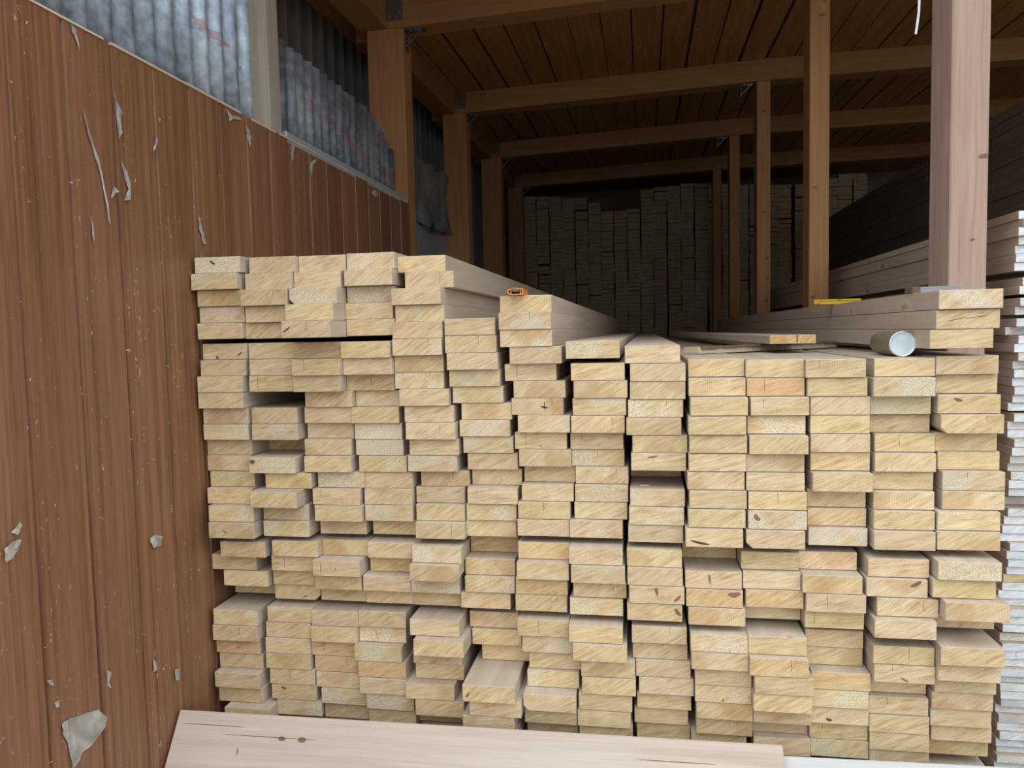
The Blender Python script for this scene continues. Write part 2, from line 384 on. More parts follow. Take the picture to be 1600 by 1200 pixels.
def bracket(parent, x, y, z, s, ang=True):
    """perforated steel angle with screws, screwed in a corner or on a face"""
    m = MB()
    if ang:
        m.box(x, x+.004, y, y+.07*s, z-.12*s, z); m.box(x, x+.12*s, y, y+.07*s, z-.004, z)
        m.prism([(x+.004, z-.10*s), (x+.10*s, z-.004), (x+.085*s, z-.004), (x+.004, z-.085*s)], 1, y+.03*s, y+.04*s)
        b = m.build('bracket', 'steel', parent)
        for q in (.03, .06, .09):
            MB().box(x+.004, x+.009, y+.02*s, y+.035*s, z-q*s-.01, z-q*s).build('screw', 'screw', b)
            MB().box(x+q*s, x+q*s+.011, y+.02*s, y+.032*s, z-.009, z-.004).build('screw', 'screw', b)
    else:
        m.box(x-.055*s, x+.055*s, y-.004, y, z-.055*s, z+.055*s); m.box(x-.035*s, x+.035*s, y-.010, y-.004, z-.01*s, z+.045*s)
        b = m.build('bracket', 'steel', parent)
        for q in ((-.042, -.04), (-.012, -.035), (.02, -.04), (.042, -.02), (.044, .03), (-.043, .02)):
            MB().box(x+q[0]*s-.006, x+q[0]*s+.006, y-.009, y-.004, z+q[1]*s-.006, z+q[1]*s+.006).build('screw', 'screw', b)
    return b
BL = ['cross beam above the front post, at the shed opening', 'broad brown cross beam on the post at the panelled wall\'s end',
      'brown cross beam resting on the slim knotty post', 'dim cross beam, third under the ceiling boards', 'dim cross beam just in front of the far boards']
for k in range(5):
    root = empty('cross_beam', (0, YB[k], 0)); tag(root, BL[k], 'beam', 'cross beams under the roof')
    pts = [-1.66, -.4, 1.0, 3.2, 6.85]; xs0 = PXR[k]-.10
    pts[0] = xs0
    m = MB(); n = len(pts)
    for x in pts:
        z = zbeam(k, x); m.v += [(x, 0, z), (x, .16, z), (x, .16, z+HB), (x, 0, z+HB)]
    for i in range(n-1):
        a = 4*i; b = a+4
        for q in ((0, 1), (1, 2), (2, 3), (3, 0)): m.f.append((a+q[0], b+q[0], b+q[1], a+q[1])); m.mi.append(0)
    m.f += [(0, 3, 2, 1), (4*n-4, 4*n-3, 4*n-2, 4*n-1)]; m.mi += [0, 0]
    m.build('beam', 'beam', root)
    if k:
        x = PXR[k]; bracket(root, x+.001, .03, zbeam(k, x+.05)-.001, 1.0); bracket(root, x-.06, 0, zbeam(k, x)+.105, 1.15, False)
        if k in (2, 3): bracket(root, .905-.121, .04, zbeam(k, .85)-.001, .9)
for k in range(4):
    xa = PXR[k+1]-.10; dx = 0
    y0 = YB[k]+.162 if k else 2.0; y1 = YB[k+1]-.002
    za = zbeam(k, xa); zb = zbeam(k+1, xa)
    m = MB(); m.v = [(xa-.17, y0, za), (xa, y0, za), (xa, y0, za+HB), (xa-.17, y0, za+HB), (xa-.17, y1, zb), (xa, y1, zb), (xa, y1, zb+HB), (xa-.17, y1, zb+HB)]
    m.f = [(0, 1, 2, 3), (4, 7, 6, 5), (0, 4, 5, 1), (1, 5, 6, 2), (2, 6, 7, 3), (3, 7, 4, 0)]; m.mi = [0]*6
    tag(m.build('wall_plate', 'plate'), ['wall plate timber running from the open side to the first wall post', 'wall plate timber between first and second wall posts', 'wall plate timber between second and third wall posts', 'wall plate timber between third and fourth wall posts'][k], 'beam', 'wall plates over the left posts')

ce = tag(empty('ceiling', (0, 0, 0)), 'dark orange-brown board ceiling over the cross beams', 'ceiling', kind='structure')
x = -1.94; w_ = .205
while x < 6.9:
    wd = w_+random.uniform(-.012, .012); gap = random.choice((.006, .010, .014, .024))
    m = MB(); ys = [1.95, 4.52, 6.52, 8.52, 10.5, 12.7]; sk = random.uniform(-.004, .004); dz = random.uniform(.001, .006)  # boards start at an unseen eave, brought forward to darken the interior
    for y in ys:
        s0 = sk*(y-6)/4
        for (xx, t) in ((x, 0), (x+wd-gap, 0), (x+wd-gap, .025), (x, .025)): m.v.append((xx+s0, y, zc(xx, y)+t+dz))
    n = len(ys)
    for i in range(n-1):
        a = 4*i; b = a+4
        for q in ((0, 1), (1, 2), (2, 3), (3, 0)): m.f.append((a+q[0], b+q[0], b+q[1], a+q[1])); m.mi.append(0)
    m.f += [(0, 1, 2, 3), (4*n-4, 4*n-1, 4*n-2, 4*n-3)]; m.mi += [0, 0]
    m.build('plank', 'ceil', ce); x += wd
rf = MB()
for y0, y1 in zip((1.9, 4.52, 6.52, 8.52, 10.5), (4.52, 6.52, 8.52, 10.5, 12.8)):  # front overhang, out of view, extended so less skylight gets in
    n = len(rf.v)
    for yy in (y0, y1):
        for xx in (-2.1, 1.0, 7.0): rf.v += [(xx, yy, zc(xx, yy)+.05), (xx, yy, zc(xx, yy)+.07)]
    for q in ((0, 2, 8, 6), (2, 4, 10, 8), (1, 7, 9, 3), (3, 9, 11, 5), (0, 6, 7, 1), (4, 5, 11, 10), (0, 1, 3, 2), (2, 3, 5, 4), (6, 8, 9, 7), (8, 10, 11, 9)): rf.f.append(tuple(n+i for i in q)); rf.mi.append(0)
tag(rf.build('roof_sheet', 'clad'), 'dark roof sheeting above the ceiling boards', 'roof', kind='structure')

# ------------------------------------------------------------------ the big stack: column by column from the brown wall, top to bottom
# x, y of the end face's middle in mm and its height in tenths of mm, all relative to the eye
STACK = [
  [(-1272,2160,2230),(-1279,2147,1730),(-1273,2167,1230),(-1272,2174,731),(-1274,2161,234),(-1271,2179,-395),(-1266,2155,-891),(-1272,2143,-1385),(-1273,2145,-1880),(-1270,2163,-2374),(-1271,2162,-2868),(-1273,2182,-3363),(-1274,2181,-3860),(-1269,2184,-4358),(-1267,2160,-4856),(-1251,2136,-5355),(-1249,2128,-5854),(-1229,2155,-6509),(-1277,2185,-7008),(-1237,2180,-7507),(-1247,2260,-8006),(-1266,2158,-8686),(-1269,2155,-9186),(-1274,2181,-9686),(-1269,2187,-10185),(-1267,2151,-10683),(-1262,2163,-11181),(-1225,2128,-11680),(-1215,2148,-12216)],
  [(-1108,2187,2196),(-1116,2173,1701),(-1120,2146,1206),(-1116,2166,709),(-1124,2179,218),(-1106,2157,-397),(-1104,2154,-892),(-1108,2155,-1387),(-1086,2601,-1882),(-1113,2170,-2376),(-1111,2164,-2872),(-1123,2293,-3368),(-1115,2146,-3863),(-1074,2165,-4359),(-1100,2115,-4854),(-1088,2170,-5348),(-1085,2161,-5843),(-1060,2161,-6463),(-1071,2175,-6958),(-1077,2194,-7454),(-1078,2203,-7951),(-1093,2176,-8589),(-1100,2177,-9087),(-1103,2174,-9584),(-1104,2174,-10082),(-1094,2177,-10580),(-1091,2179,-11078),(-1075,2180,-11577),(-1065,2200,-12216)],
  [(-957,2208,2200),(-965,2187,1704),(-965,2152,1209),(-961,2112,712),(-953,2067,214),(-956,2154,-406),(-953,2124,-899),(-957,2137,-1390),(-936,2169,-1881),(-944,2178,-2372),(-947,2202,-2864),(-949,2181,-3356),(-945,2164,-3850),(-911,2183,-4345),(-921,2163,-4840),(-915,2159,-5336),(-918,2203,-5833),(-910,2194,-6475),(-921,2142,-6973),(-926,2167,-7471),(-928,2212,-7970),(-943,2169,-8622),(-946,2165,-9120),(-953,2183,-9618),(-944,2182,-10116),(-941,2180,-10615),(-924,2176,-11114),(-920,2189,-11613),(-915,2209,-12216)],
  [(-805,2212,2223),(-806,2189,1726),(-811,2221,1229),(-811,2201,732),(-802,2184,237),(-805,2139,-415),(-803,2149,-907),(-807,2182,-1399),(-785,2196,-1890),(-794,2175,-2380),(-789,2185,-2870),(-787,2187,-3360),(-776,2179,-3852),(-761,2185,-4346),(-762,2178,-4840),(-761,2175,-5334),(-750,2210,-5829),(-756,2172,-6457),(-759,2200,-6954),(-771,2164,-7452),(-776,2201,-7950),(-793,2174,-8607),(-796,2183,-9106),(-803,2155,-9605),(-793,2157,-10103),(-789,2151,-10602),(-770,2157,-11100),(-769,2171,-11599),(-764,2191,-12216)],
  [(-655,2237,2101),(-627,2219,1607),(-656,2173,1111),(-650,2187,616),(-652,2161,125),(-651,2152,-369),(-652,2171,-860),(-653,2173,-1352),(-635,2154,-1844),(-624,2164,-2335),(-617,2149,-2827),(-613,2168,-3318),(-620,2170,-3810),(-590,2201,-4303),(-605,2197,-4797),(-601,2178,-5293),(-599,2157,-5790),(-606,2139,-6452),(-609,2119,-6951),(-620,2164,-7451),(-626,2199,-7951),(-616,2126,-8609),(-598,2099,-9108),(-619,2161,-9606),(-616,2171,-10105),(-638,2137,-10604),(-610,2138,-11103),(-619,2202,-11601),(-614,2222,-12216)],
  [(-496,2167,186),(-492,2151,-314),(-488,2151,-807),(-485,2164,-1297),(-478,2172,-1787),(-454,2176,-2277),(-460,2172,-2767),(-452,2178,-3260),(-441,2183,-3753),(-433,2203,-4247),(-440,2164,-4743),(-446,2172,-5241),(-449,2179,-5738),(-453,2246,-6384),(-455,2177,-6884),(-455,2166,-7385),(-470,2172,-7886),(-452,2204,-8580),(-444,2196,-9084),(-418,2209,-9588),(-440,2039,-10091),(-426,2060,-10593),(-447,2062,-11092),(-443,2082,-11587),(-439,2102,-12216)],
  [(-335,2189,805),(-333,2152,315),(-331,2156,-175),(-305,2159,-665),(-323,2177,-1155),(-297,2169,-1645),(-304,2170,-2135),(-284,2152,-2626),(-296,2168,-3120),(-284,2161,-3615),(-274,2191,-4113),(-278,2158,-4610),(-288,2148,-5109),(-291,2148,-5609),(-291,2151,-6282),(-291,2117,-6783),(-298,2138,-7284),(-300,2140,-7784),(-293,2121,-8451),(-281,2128,-8951),(-263,2138,-9449),(-268,2126,-9949),(-274,2080,-10448),(-275,2109,-10947),(-275,2153,-11445),(-271,2173,-12216)],
  [(-142,2138,-533),(-129,2143,-1148),(-122,2143,-1641),(-126,2148,-2135),(-131,2147,-2629),(-136,2171,-3123),(-134,2177,-3617),(-123,2173,-4113),(-124,2160,-4610),(-127,2161,-5109),(-140,2142,-5608),(-140,2107,-6272),(-134,2097,-6771),(-131,2128,-7271),(-141,2124,-7771),(-142,2091,-8442),(-131,2082,-8942),(-110,2099,-9441),(-108,2096,-9940),(-119,2104,-10439),(-123,2107,-10937),(-119,2118,-11436),(-115,2138,-12216)],
  [(21,2140,-687),(35,2133,-1184),(34,2135,-1681),(28,2139,-2177),(23,2139,-2673),(39,2143,-3169),(35,2137,-3664),(30,2315,-4160),(31,2134,-4655),(28,2122,-5152),(25,2126,-5648),(21,2112,-6295),(22,2102,-6792),(26,2100,-7290),(20,2104,-7789),(32,2106,-8436),(34,2121,-8934),(42,2115,-9431),(50,2115,-9929),(44,2132,-10427),(36,2145,-10924),(42,2157,-11422),(46,2177,-12216)],
  [(193,2165,-1094),(192,2134,-1599),(195,2105,-2104),(189,2096,-2609),(192,2104,-3113),(190,2108,-3616),(186,2110,-4119),(191,2106,-4622),(187,2097,-5125),(179,2084,-5628),(176,2222,-6326),(178,2105,-6827),(180,2100,-7328),(186,2099,-7829),(190,2079,-8495),(192,2080,-8994),(202,2097,-9493),(202,2100,-9992),(206,2104,-10491),(206,2118,-10990),(193,2134,-11488),(197,2154,-12216)],
  [(344,2147,-1122),(346,2147,-1623),(353,2123,-2125),(346,2136,-2628),(347,2101,-3131),(340,2118,-3632),(340,2112,-4133),(345,2108,-4635),(343,2096,-5136),(337,2088,-5638),(328,2125,-6315),(331,2113,-6817),(338,2111,-7319),(340,2164,-7821),(341,2083,-8501),(342,2060,-9001),(355,2062,-9500),(352,2066,-9999),(357,2104,-10497),(358,2152,-10996),(360,2125,-11494),(365,2145,-12216)],
  [(494,2127,-1131),(500,2134,-1628),(508,2137,-2127),(508,2139,-2626),(509,2137,-3126),(510,2143,-3627),(509,2109,-4130),(503,2153,-4632),(503,2147,-5133),(503,2132,-5634),(480,2144,-6326),(482,2096,-6827),(491,2095,-7328),(491,2113,-7829),(500,2152,-8503),(499,2154,-9003),(508,2111,-9504),(504,2112,-10003),(507,2121,-10502),(509,2136,-11000),(511,2135,-11498),(517,2155,-12216)],
  [(671,2155,-1140),(661,2122,-1639),(663,2158,-2139),(666,2174,-2637),(674,2156,-3134),(670,2136,-3633),(669,2151,-4135),(667,2136,-4636),(664,2121,-5138),(661,2106,-5642),(648,2109,-6370),(642,2100,-6875),(668,2099,-7380),(656,2075,-7885),(659,2095,-8653),(662,2097,-9158),(658,2149,-9663),(657,2128,-10168),(659,2125,-10670),(661,2128,-11171),(663,2135,-11670),(668,2155,-12216)],
  [(812,2113,582),(810,2124,80),(796,2125,-419),(822,2155,-1106),(828,2175,-1607),(822,2139,-2107),(826,2127,-2609),(824,2161,-3113),(832,2163,-3609),(835,2136,-4107),(834,2133,-4606),(817,2115,-5106),(815,2108,-5608),(807,2077,-6305),(799,2089,-6809),(821,2062,-7312),(822,2151,-7816),(811,2061,-8469),(812,2081,-8967),(819,2124,-9463),(816,2132,-9959),(815,2138,-10455),(824,2157,-10951),(825,2179,-11448),(822,2180,-12216)],
]

BW, BH = .1495, .0487
def board_mesh(L, wane=0, bw=BW, bh=BH, mats=('side', 'end'), bev=.0012):
    m = MB()
    if wane == 0:
        o = [(-bw/2, -bh/2), (bw/2, -bh/2), (bw/2, bh/2), (-bw/2, bh/2)]
    else:      # waney lower corner, left (-1) or right (1)
        c = .016
        o = [(-bw/2, -bh/2), (bw/2-c, -bh/2), (bw/2, -bh/2+c*.9), (bw/2, bh/2), (-bw/2, bh/2)]
        if wane < 0: o = [(-u, v) for u, v in o][::-1]
    m.prism(o, 1, 0, L, 0, 1)
    return m.mesh('board', list(mats), bev)
LEN = [board_mesh(L) for L in (5.92, 5.97, 6.0, 6.03, 6.08)]
WANE = {-1: board_mesh(6.0, -1), 1: board_mesh(6.0, 1)}
wane_at = {(14, 7): -1, (5, 19): 1, (3, 3): -1, (7, 23): -1, (2, 21): 1, (11, 10): -1}
red = {(11, 2): (1.0, .70, .56), (3, 25): (.98, .80, .72), (3, 24): (1, .80, .70), (4, 25): (.96, .74, .62), (1, 24): (.98, .80, .70), (10, 13): (1, .84, .72),
       (11, 16): (1, .84, .70), (12, 17): (1, .86, .72), (11, 13): (1, .86, .74), (6, 14): (.95, .80, .68), (7, 17): (1, .86, .7), (4, 19): (1, .9, .75)}
rb = random.Random(11)
for ci, col in enumerate(STACK, 1):
    for ri, (x, y, z) in enumerate(col, 1):
        me = WANE[wane_at[(ci, ri)]] if (ci, ri) in wane_at else rb.choice(LEN)
        o = link('board', me, None, (x/1000, y/1000, G+z/10000))
        warm = 1 - .035*max(0, (ri-8)/20)
        s = rb.uniform(.90, 1.06)
        t = (s, s*rb.uniform(.965, 1.01), s*rb.uniform(.90, 1.04)*warm)
        if (ci, ri) in red: t = tuple(.35+.63*c for c in red[(ci, ri)])
        o.color = (*t, 1)
        word = 'reddish' if (ci, ri) in red else 'pale'
        tag(o, '%s pine board, %s from the top in the %s column from the brown wall' % (word, ordinal(ri), ordinal(ci)), 'board', 'boards of the big front stack')
# knots and bark streaks on the ends: (across, up) in half-widths, half sizes in mm, slant
KN = {(1, 1): [(-.2, .3, 10, 3, -.6, 'knot_dark')], (2, 13): [(-.85, .45, 9, 7, 0, 'knot')], (7, 7): [(.28, -.1, 11, 2.5, -.2, 'knot_dark'), (.28, .1, 1.5, 13, 0, 'knot')],
      (10, 13): [(.7, .55, 17, 7, .1, 'knot_red')], (9, 14): [(.0, .45, 4, 12, .2, 'knot'), (.75, -.3, 13, 4, .8, 'knot_red')], (9, 15): [(.84, .1, 13, 5, -.9, 'knot')],
      (10, 12): [(-.15, .15, 1.3, 14, 0, 'knot_dark'), (-.10, .0, 1.0, 12, .1, 'knot_dark')], (10, 10): [(-.5, -.5, 26, 3, -.2, 'knot_dark')], (13, 12): [(.62, .5, 15, 5, .5, 'knot')],
      (12, 19): [(-.35, -.5, 8, 3.5, -.3, 'knot_dark')], (1, 6): [(-.35, -.75, 6, 4, -.8, 'knot'), (.65, -.35, 11, 2.5, .7, 'knot')], (3, 5): [(-.78, .0, 15, 2, .6, 'knot_dark')],
      (14, 2): [(-.35, .02, 24, .7, .25, 'knot_dark'), (.25, .2, 26, .7, .15, 'knot_dark')], (1, 17): [(-.28, -.15, 8, 2, -.5, 'knot')], (1, 24): [(0, -.2, 2.5, 2, 0, 'knot_dark')], (14, 6): [(-.35, .5, 11, 4, -.3, 'knot')],
      (2, 27): [(-.45, .5, 9, 4, -.3, 'knot')], (3, 19): [(-.02, -.1, 2.5, 2.5, 0, 'knot')], (2, 21): [(.35, -.5, 9, 1.2, .5, 'knot_dark')], (6, 21): [(-.8, -.2, 9, 3, 1.0, 'knot')], (11, 9): [(-.7, .3, 11, 6, -.9, 'knot_red')],
      (7, 9): [(0, -.6, 2, 2, 0, 'knot_dark')], (10, 18): [(.0, -.75, 1.2, 7, .1, 'knot_dark')], (13, 16): [(.0, -.6, 12, 2, -.5, 'knot')], (9, 7): [(-.2, .6, 14, 1.5, .1, 'knot_dark')], (4, 23): [(-.25, .0, 1, 13, .35, 'knot')]}
BYPOS = {}
for o in list(C.objects):
    if o.name.split('.')[0] == 'board' and 'group' in o: BYPOS.setdefault((round(o.location.x*1000), round((o.location.z-G)*10000)), o)
for (ci, ri), ks in KN.items():
    x, y, z = STACK[ci-1][ri-1]; par = BYPOS[(x, z)]
    for (u, v, ra_, rb_, an, mt) in ks:
        pts = []
        for i in range(14):
            a = 2*math.pi*i/14; p, q = ra_*.001*math.cos(a), rb_*.001*math.sin(a)*(1+.25*math.sin(3*a))
            pts.append((max(-BW/2+.002, min(BW/2-.002, u*BW/2+p*math.cos(an)-q*math.sin(an))), max(-BH/2+.002, min(BH/2-.002, v*BH/2+p*math.sin(an)+q*math.cos(an)))))
        MB().prism(pts, 1, -.0005, .002).build('knot', mt, par)
# bearers on the ground
for k, y in enumerate((2.9, 4.6, 6.3, 7.8)):
    o = MB().box(-1.32, .90, -.05, .05, 0, G-1.246-.0005).build('bearer', 'lath', None, (0, y, 0), bevel=.004)
    tag(o, ['ground bearer under the front of the big stack', 'second ground bearer under the big stack', 'third ground bearer under the big stack', 'rearmost ground bearer under the big stack'][k], 'timber', 'bearers under the big stack')

# ------------------------------------------------------------------ stack of thin white-ended boards behind the front post
TH = .0262
thin = [board_mesh(L, 0, .22, TH-.0008, ('thin_side', 'white_end'), .0008) for L in (5.4, 5.5, 5.6)]
rt_ = random.Random(5)
z = .337; k = 1; gapat = {7: .020, 9: .010, 11: .010, 22: .006, 32: .012, 48: .010}
base = 1.124
while z-TH > -1.465:
    x = base + rt_.uniform(-.007, .007) + (.006 if k < 8 else 0) - .028*max(0, k-20)/45; y = 2.60 + rt_.uniform(-.018, .016)
    if k in (8, 10, 14, 16, 41): x += .010; y -= .008
    if k in (13, 33): y += .06
    if k in (36, 37, 44, 45, 51): x -= .016
    o = link('thin_board', rt_.choice(thin), None, (x+.11, y, G+z-TH/2))
    s = rt_.uniform(.90, 1.05); o.color = (s, s, s*rt_.uniform(.97, 1.06), 1)
    if k == 42: o.color = (.85, .62, .36, 1)
    tag(o, ('ochre-ended' if k == 42 else 'white-ended')+' thin board, %s from the top of the thin-board stack behind the pinkish post' % ordinal(k), 'thin board', 'thin white-ended boards')
    z -= TH + gapat.get(k, 0); k += 1
for kk, y in enumerate((2.95, 4.6, 6.4)):
    tag(MB().box(1.09, 1.34, -.05, .05, 0, G+z-.0005).build('bearer', 'lath', None, (0, y, 0), bevel=.004), ['front', 'middle', 'rear'][kk]+' ground bearer under the thin-board stack', 'timber', 'bearers under the thin boards')

# ------------------------------------------------------------------ tall dark stack further in, beyond the middle posts
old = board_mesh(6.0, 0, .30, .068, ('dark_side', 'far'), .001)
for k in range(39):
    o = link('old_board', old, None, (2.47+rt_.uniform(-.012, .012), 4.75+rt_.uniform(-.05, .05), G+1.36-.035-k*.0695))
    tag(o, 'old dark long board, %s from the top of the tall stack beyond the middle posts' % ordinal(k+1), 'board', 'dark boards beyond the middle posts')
for kk, y in enumerate((5.2, 9.8)):
    tag(MB().box(2.33, 2.61, -.1, .1, 0, G+1.36-39*.0695).build('bearer', 'dark_side', None, (0, y, 0)), ['front', 'rear'][kk]+' pedestal bearer under the tall dark stack', 'timber', 'bearers under the dark stack')

# ------------------------------------------------------------------ far stacks: far more boards than can be picked apart
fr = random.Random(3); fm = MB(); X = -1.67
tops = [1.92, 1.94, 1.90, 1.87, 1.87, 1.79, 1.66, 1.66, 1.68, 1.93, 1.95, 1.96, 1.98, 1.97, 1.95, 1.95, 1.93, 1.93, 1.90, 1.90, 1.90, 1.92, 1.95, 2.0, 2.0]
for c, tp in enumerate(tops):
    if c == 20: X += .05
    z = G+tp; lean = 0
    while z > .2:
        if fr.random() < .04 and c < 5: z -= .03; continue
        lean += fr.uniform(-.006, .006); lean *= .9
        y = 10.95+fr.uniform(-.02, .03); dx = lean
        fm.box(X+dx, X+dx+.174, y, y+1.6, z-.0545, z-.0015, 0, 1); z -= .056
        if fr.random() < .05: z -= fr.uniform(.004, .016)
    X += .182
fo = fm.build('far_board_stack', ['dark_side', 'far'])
tag(fo, 'dim stacks of countless board ends at the back of the shed', 'board stack', kind='stuff')

# ------------------------------------------------------------------ loose planks at the foot of the stack
pl = MB().box(0, 1.69, -.024, 0, -.30, 0).build('loose_plank', 'plank', None, (-1.352, 2.0, G-1.0945), (-.612, -.0085, 0), bevel=.003)
tag(pl, 'wide beige plank with knots leaning along the foot of the stack', 'plank', 'loose planks at the foot of the stack')
for (u, v_, a, b_, mt) in ((.335, -.060, .011, .006, 'knot'), (.395, -.060, .012, .007, 'knot'), (.12, -.036, .10, .001, 'knot'), (.30, -.058, .14, .0008, 'knot'), (1.05, -.10, .13, .0007, 'knot'), (1.42, -.055, .10, .001, 'knot'), (.21, -.10, .0015, .010, 'knot')):
    pts = [(u+a*math.cos(t*math.pi/7), v_+b_*math.sin(t*math.pi/7)) for t in range(14)]
    MB().prism(pts, 1, -.0248, -.022).build('knot' if a < .02 else 'check_line', mt, pl)
p2 = MB().box(0, 1.45, -.024, 0, -.26, 0).build('loose_plank', 'plank_pale', None, (-.10, 2.012, G-1.1215), (-.5, -.02, 0), bevel=.003)
tag(p2, 'whitish plank showing past the end of the wide beige plank', 'plank', 'loose planks at the foot of the stack')

# ------------------------------------------------------------------ things lying on the stack
TOP = G-.0845
la = MB().box(-.0725, .0725, 0, 4.0, 0, .029, 0, 1)
la = la.build('lath_board', ['lath', 'end'], None, (.476, 2.62, TOP+.0268), (0, 0, .047), bevel=.002)
la.color = (1, .86, .7, 1)
tag(la, 'split weathered board lying lengthwise on top of the low columns', 'board')
MB().box(.012, .0145, -.0015, .35, .004, .0296).build('split', 'black', la)
s2 = MB(); s2.prism([(-.036, 0), (.036, 0), (.030, .022), (-.030, .022)], 0, 0, .80)
o2 = s2.build('waney_strip', 'lath', None, (.150, 2.58, TOP+.001), (0, 0, .80), bevel=.001)
tag(o2, 'thin strip with bark edge lying slantwise under the split board', 'strip')
bk = MB(); rr = random.Random(2); xx = .01
while xx < .78:
    L_ = rr.uniform(.03, .08); h_ = rr.uniform(.002, .007)
    bk.prism([(-.040, .022-h_), (-.034, .022-h_), (-.029, .0232), (-.034, .0245)], 0, xx, min(.79, xx+L_)); xx += L_
bk.build('bark', 'bark', o2)

# tin can lying on its side, its bright bottom towards the open side
cn = empty('tin_can', (.690, 2.235, G-.0893)); tag(cn, 'metal can lying on its side with a bright round bottom', 'can')
R_ = .0345
def ring_profile(prof, n=40):
    m = MB()
    for (r, y) in prof:
        for i in range(n):
            a = 2*math.pi*i/n; m.v.append((r*math.cos(a), y, r*math.sin(a)))
    for j in range(len(prof)-1):
        for i in range(n):
            i2 = (i+1) % n; m.f.append((j*n+i, j*n+i2, (j+1)*n+i2, (j+1)*n+i)); m.mi.append(0)
    return m, n
m, n = ring_profile([(R_-.0015, .004), (R_-.0015, .185), (R_-.012, .200), (R_-.016, .201)]); m.f.append(tuple(range(3*n, 4*n))); m.mi.append(0)
bd = m.build('body', 'can_body', cn, (0, 0, R_), smooth=True)
m, n = ring_profile([(R_-.002, .006), (R_, .005), (R_, 0), (R_-.0015, -.0012), (R_-.0032, 0), (R_-.0035, .004)]); m.build('rim', 'can_rim', cn, (0, 0, R_), smooth=True)
m, n = ring_profile([(R_-.0034, .0032), (R_-.012, .0035), (R_-.022, .0038), (.004, .0038)]); m.f.append(tuple(range(3*n, 4*n))); m.mi.append(0)
m.build('bottom', 'can_metal', cn, (0, 0, R_), smooth=True)

# yellow bar (spirit-level like section) across the raised boards
T14 = G+.0830
yb = empty('yellow_level', (.752, 3.22, T14), -.06); tag(yb, 'short yellow metal bar with an end cap lying across the raised boards', 'level')
m = MB(); pr = [(-.011, 0), (.011, 0), (.011, .005), (.004, .007), (.004, .012), (.011, .014), (.011, .019), (-.011, .019), (-.011, .014), (-.004, .012), (-.004, .007), (-.011, .005)]
m.prism(pr, 0, -.065, .085); m.build('bar', 'yellow', yb, bevel=.0006)
MB().box(-.088, -.065, -.0125, .0125, -.0, .020).build('end_cap', 'yellow_cap', yb, bevel=.002)
MB().box(.0, .012, -.0118, -.0105, .0155, .0178).build('mark', 'black', yb)
# grey offcut by the front post
gb = MB(); gb.box(-.075, .058, -.03, .03, 0, .022)
gb = gb.build('offcut', 'greywood', None, (.838, 2.425, T14), (0, 0, .05), bevel=.002)
tag(gb, 'small grey weathered offcut against the pinkish post on the raised boards', 'offcut')
MB().box(-.0765, -.052, -.0308, .0308, -.0, .0228).build('rough_end', 'bark', gb, bevel=.003)

# orange cutter lying end-on on the seventh column
uk = empty('utility_knife', (-.3585, 2.150, G+.1052), .03); tag(uk, 'small orange knife handle lying end-on on a short column', 'utility knife')
def shell(outer, inner, y0, y1):
    m = MB(); k = len(outer)
    for y in (y0, y1): m.v += [(u, y, v) for u, v in outer] + [(u, y, v) for u, v in inner]
    for i in range(k):
        j = (i+1) % k
        m.f += [(i, j, k+j, k+i), (2*k+i, 3*k+i, 3*k+j, 2*k+j), (i, 2*k+i, 2*k+j, j), (k+i, k+j, 3*k+j, 3*k+i)]; m.mi += [0]*4
    return m
out_ = [(-.0215, .007), (-.018, .003), (-.011, .0003), (.019, .0003), (.0225, .003), (.0225, .0165), (.020, .0185), (.012, .0185), (-.013, .0170), (-.0215, .0145)]
cxm, czm = .001, .0095
inn_ = [(cxm+(u-cxm)*.86, czm+(v-czm)*.72) for u, v in out_]
shell(out_, inn_, 0, .12).build('handle', 'orange', uk, bevel=0)
for a in (-.0115, .0150): MB().box(a-.0011, a+.0011, .0005, .12, .0025, .0165).build('rib', 'orange', uk)
MB().box(-.0085, .0125, .001, .119, .0085, .0210).build('slider', 'darkgrey', uk, bevel=.0015)
MB().box(-.0175, .0185, .02, .118, .0032, .0075).build('core', 'black', uk)

# white strap end hanging by the front post
sp = MB(); pts = [(.842, 1.20), (.840, 1.05), (.838, .95), (.832, .90), (.830, .885)]
for i in range(len(pts)-1):
    (xa, za), (xb, zb) = pts[i], pts[i+1]; n = len(sp.v)
    for (xq, zq) in ((xa, za), (xb, zb)): sp.v += [(xq-.0035, 2.60, G+zq), (xq+.0035, 2.60, G+zq), (xq+.0035, 2.601, G+zq), (xq-.0035, 2.601, G+zq)]
    for q in ((0, 1, 5, 4), (1, 2, 6, 5), (2, 3, 7, 6), (3, 0, 4, 7)): sp.f.append(tuple(n+i for i in q)); sp.mi.append(0)
sp.box(.838, .846, 2.598, 2.602, G+1.2, zbeam(0, .84))
tag(sp.build('strap', 'string'), 'thin white strap end hanging beside the pinkish post', 'strap')

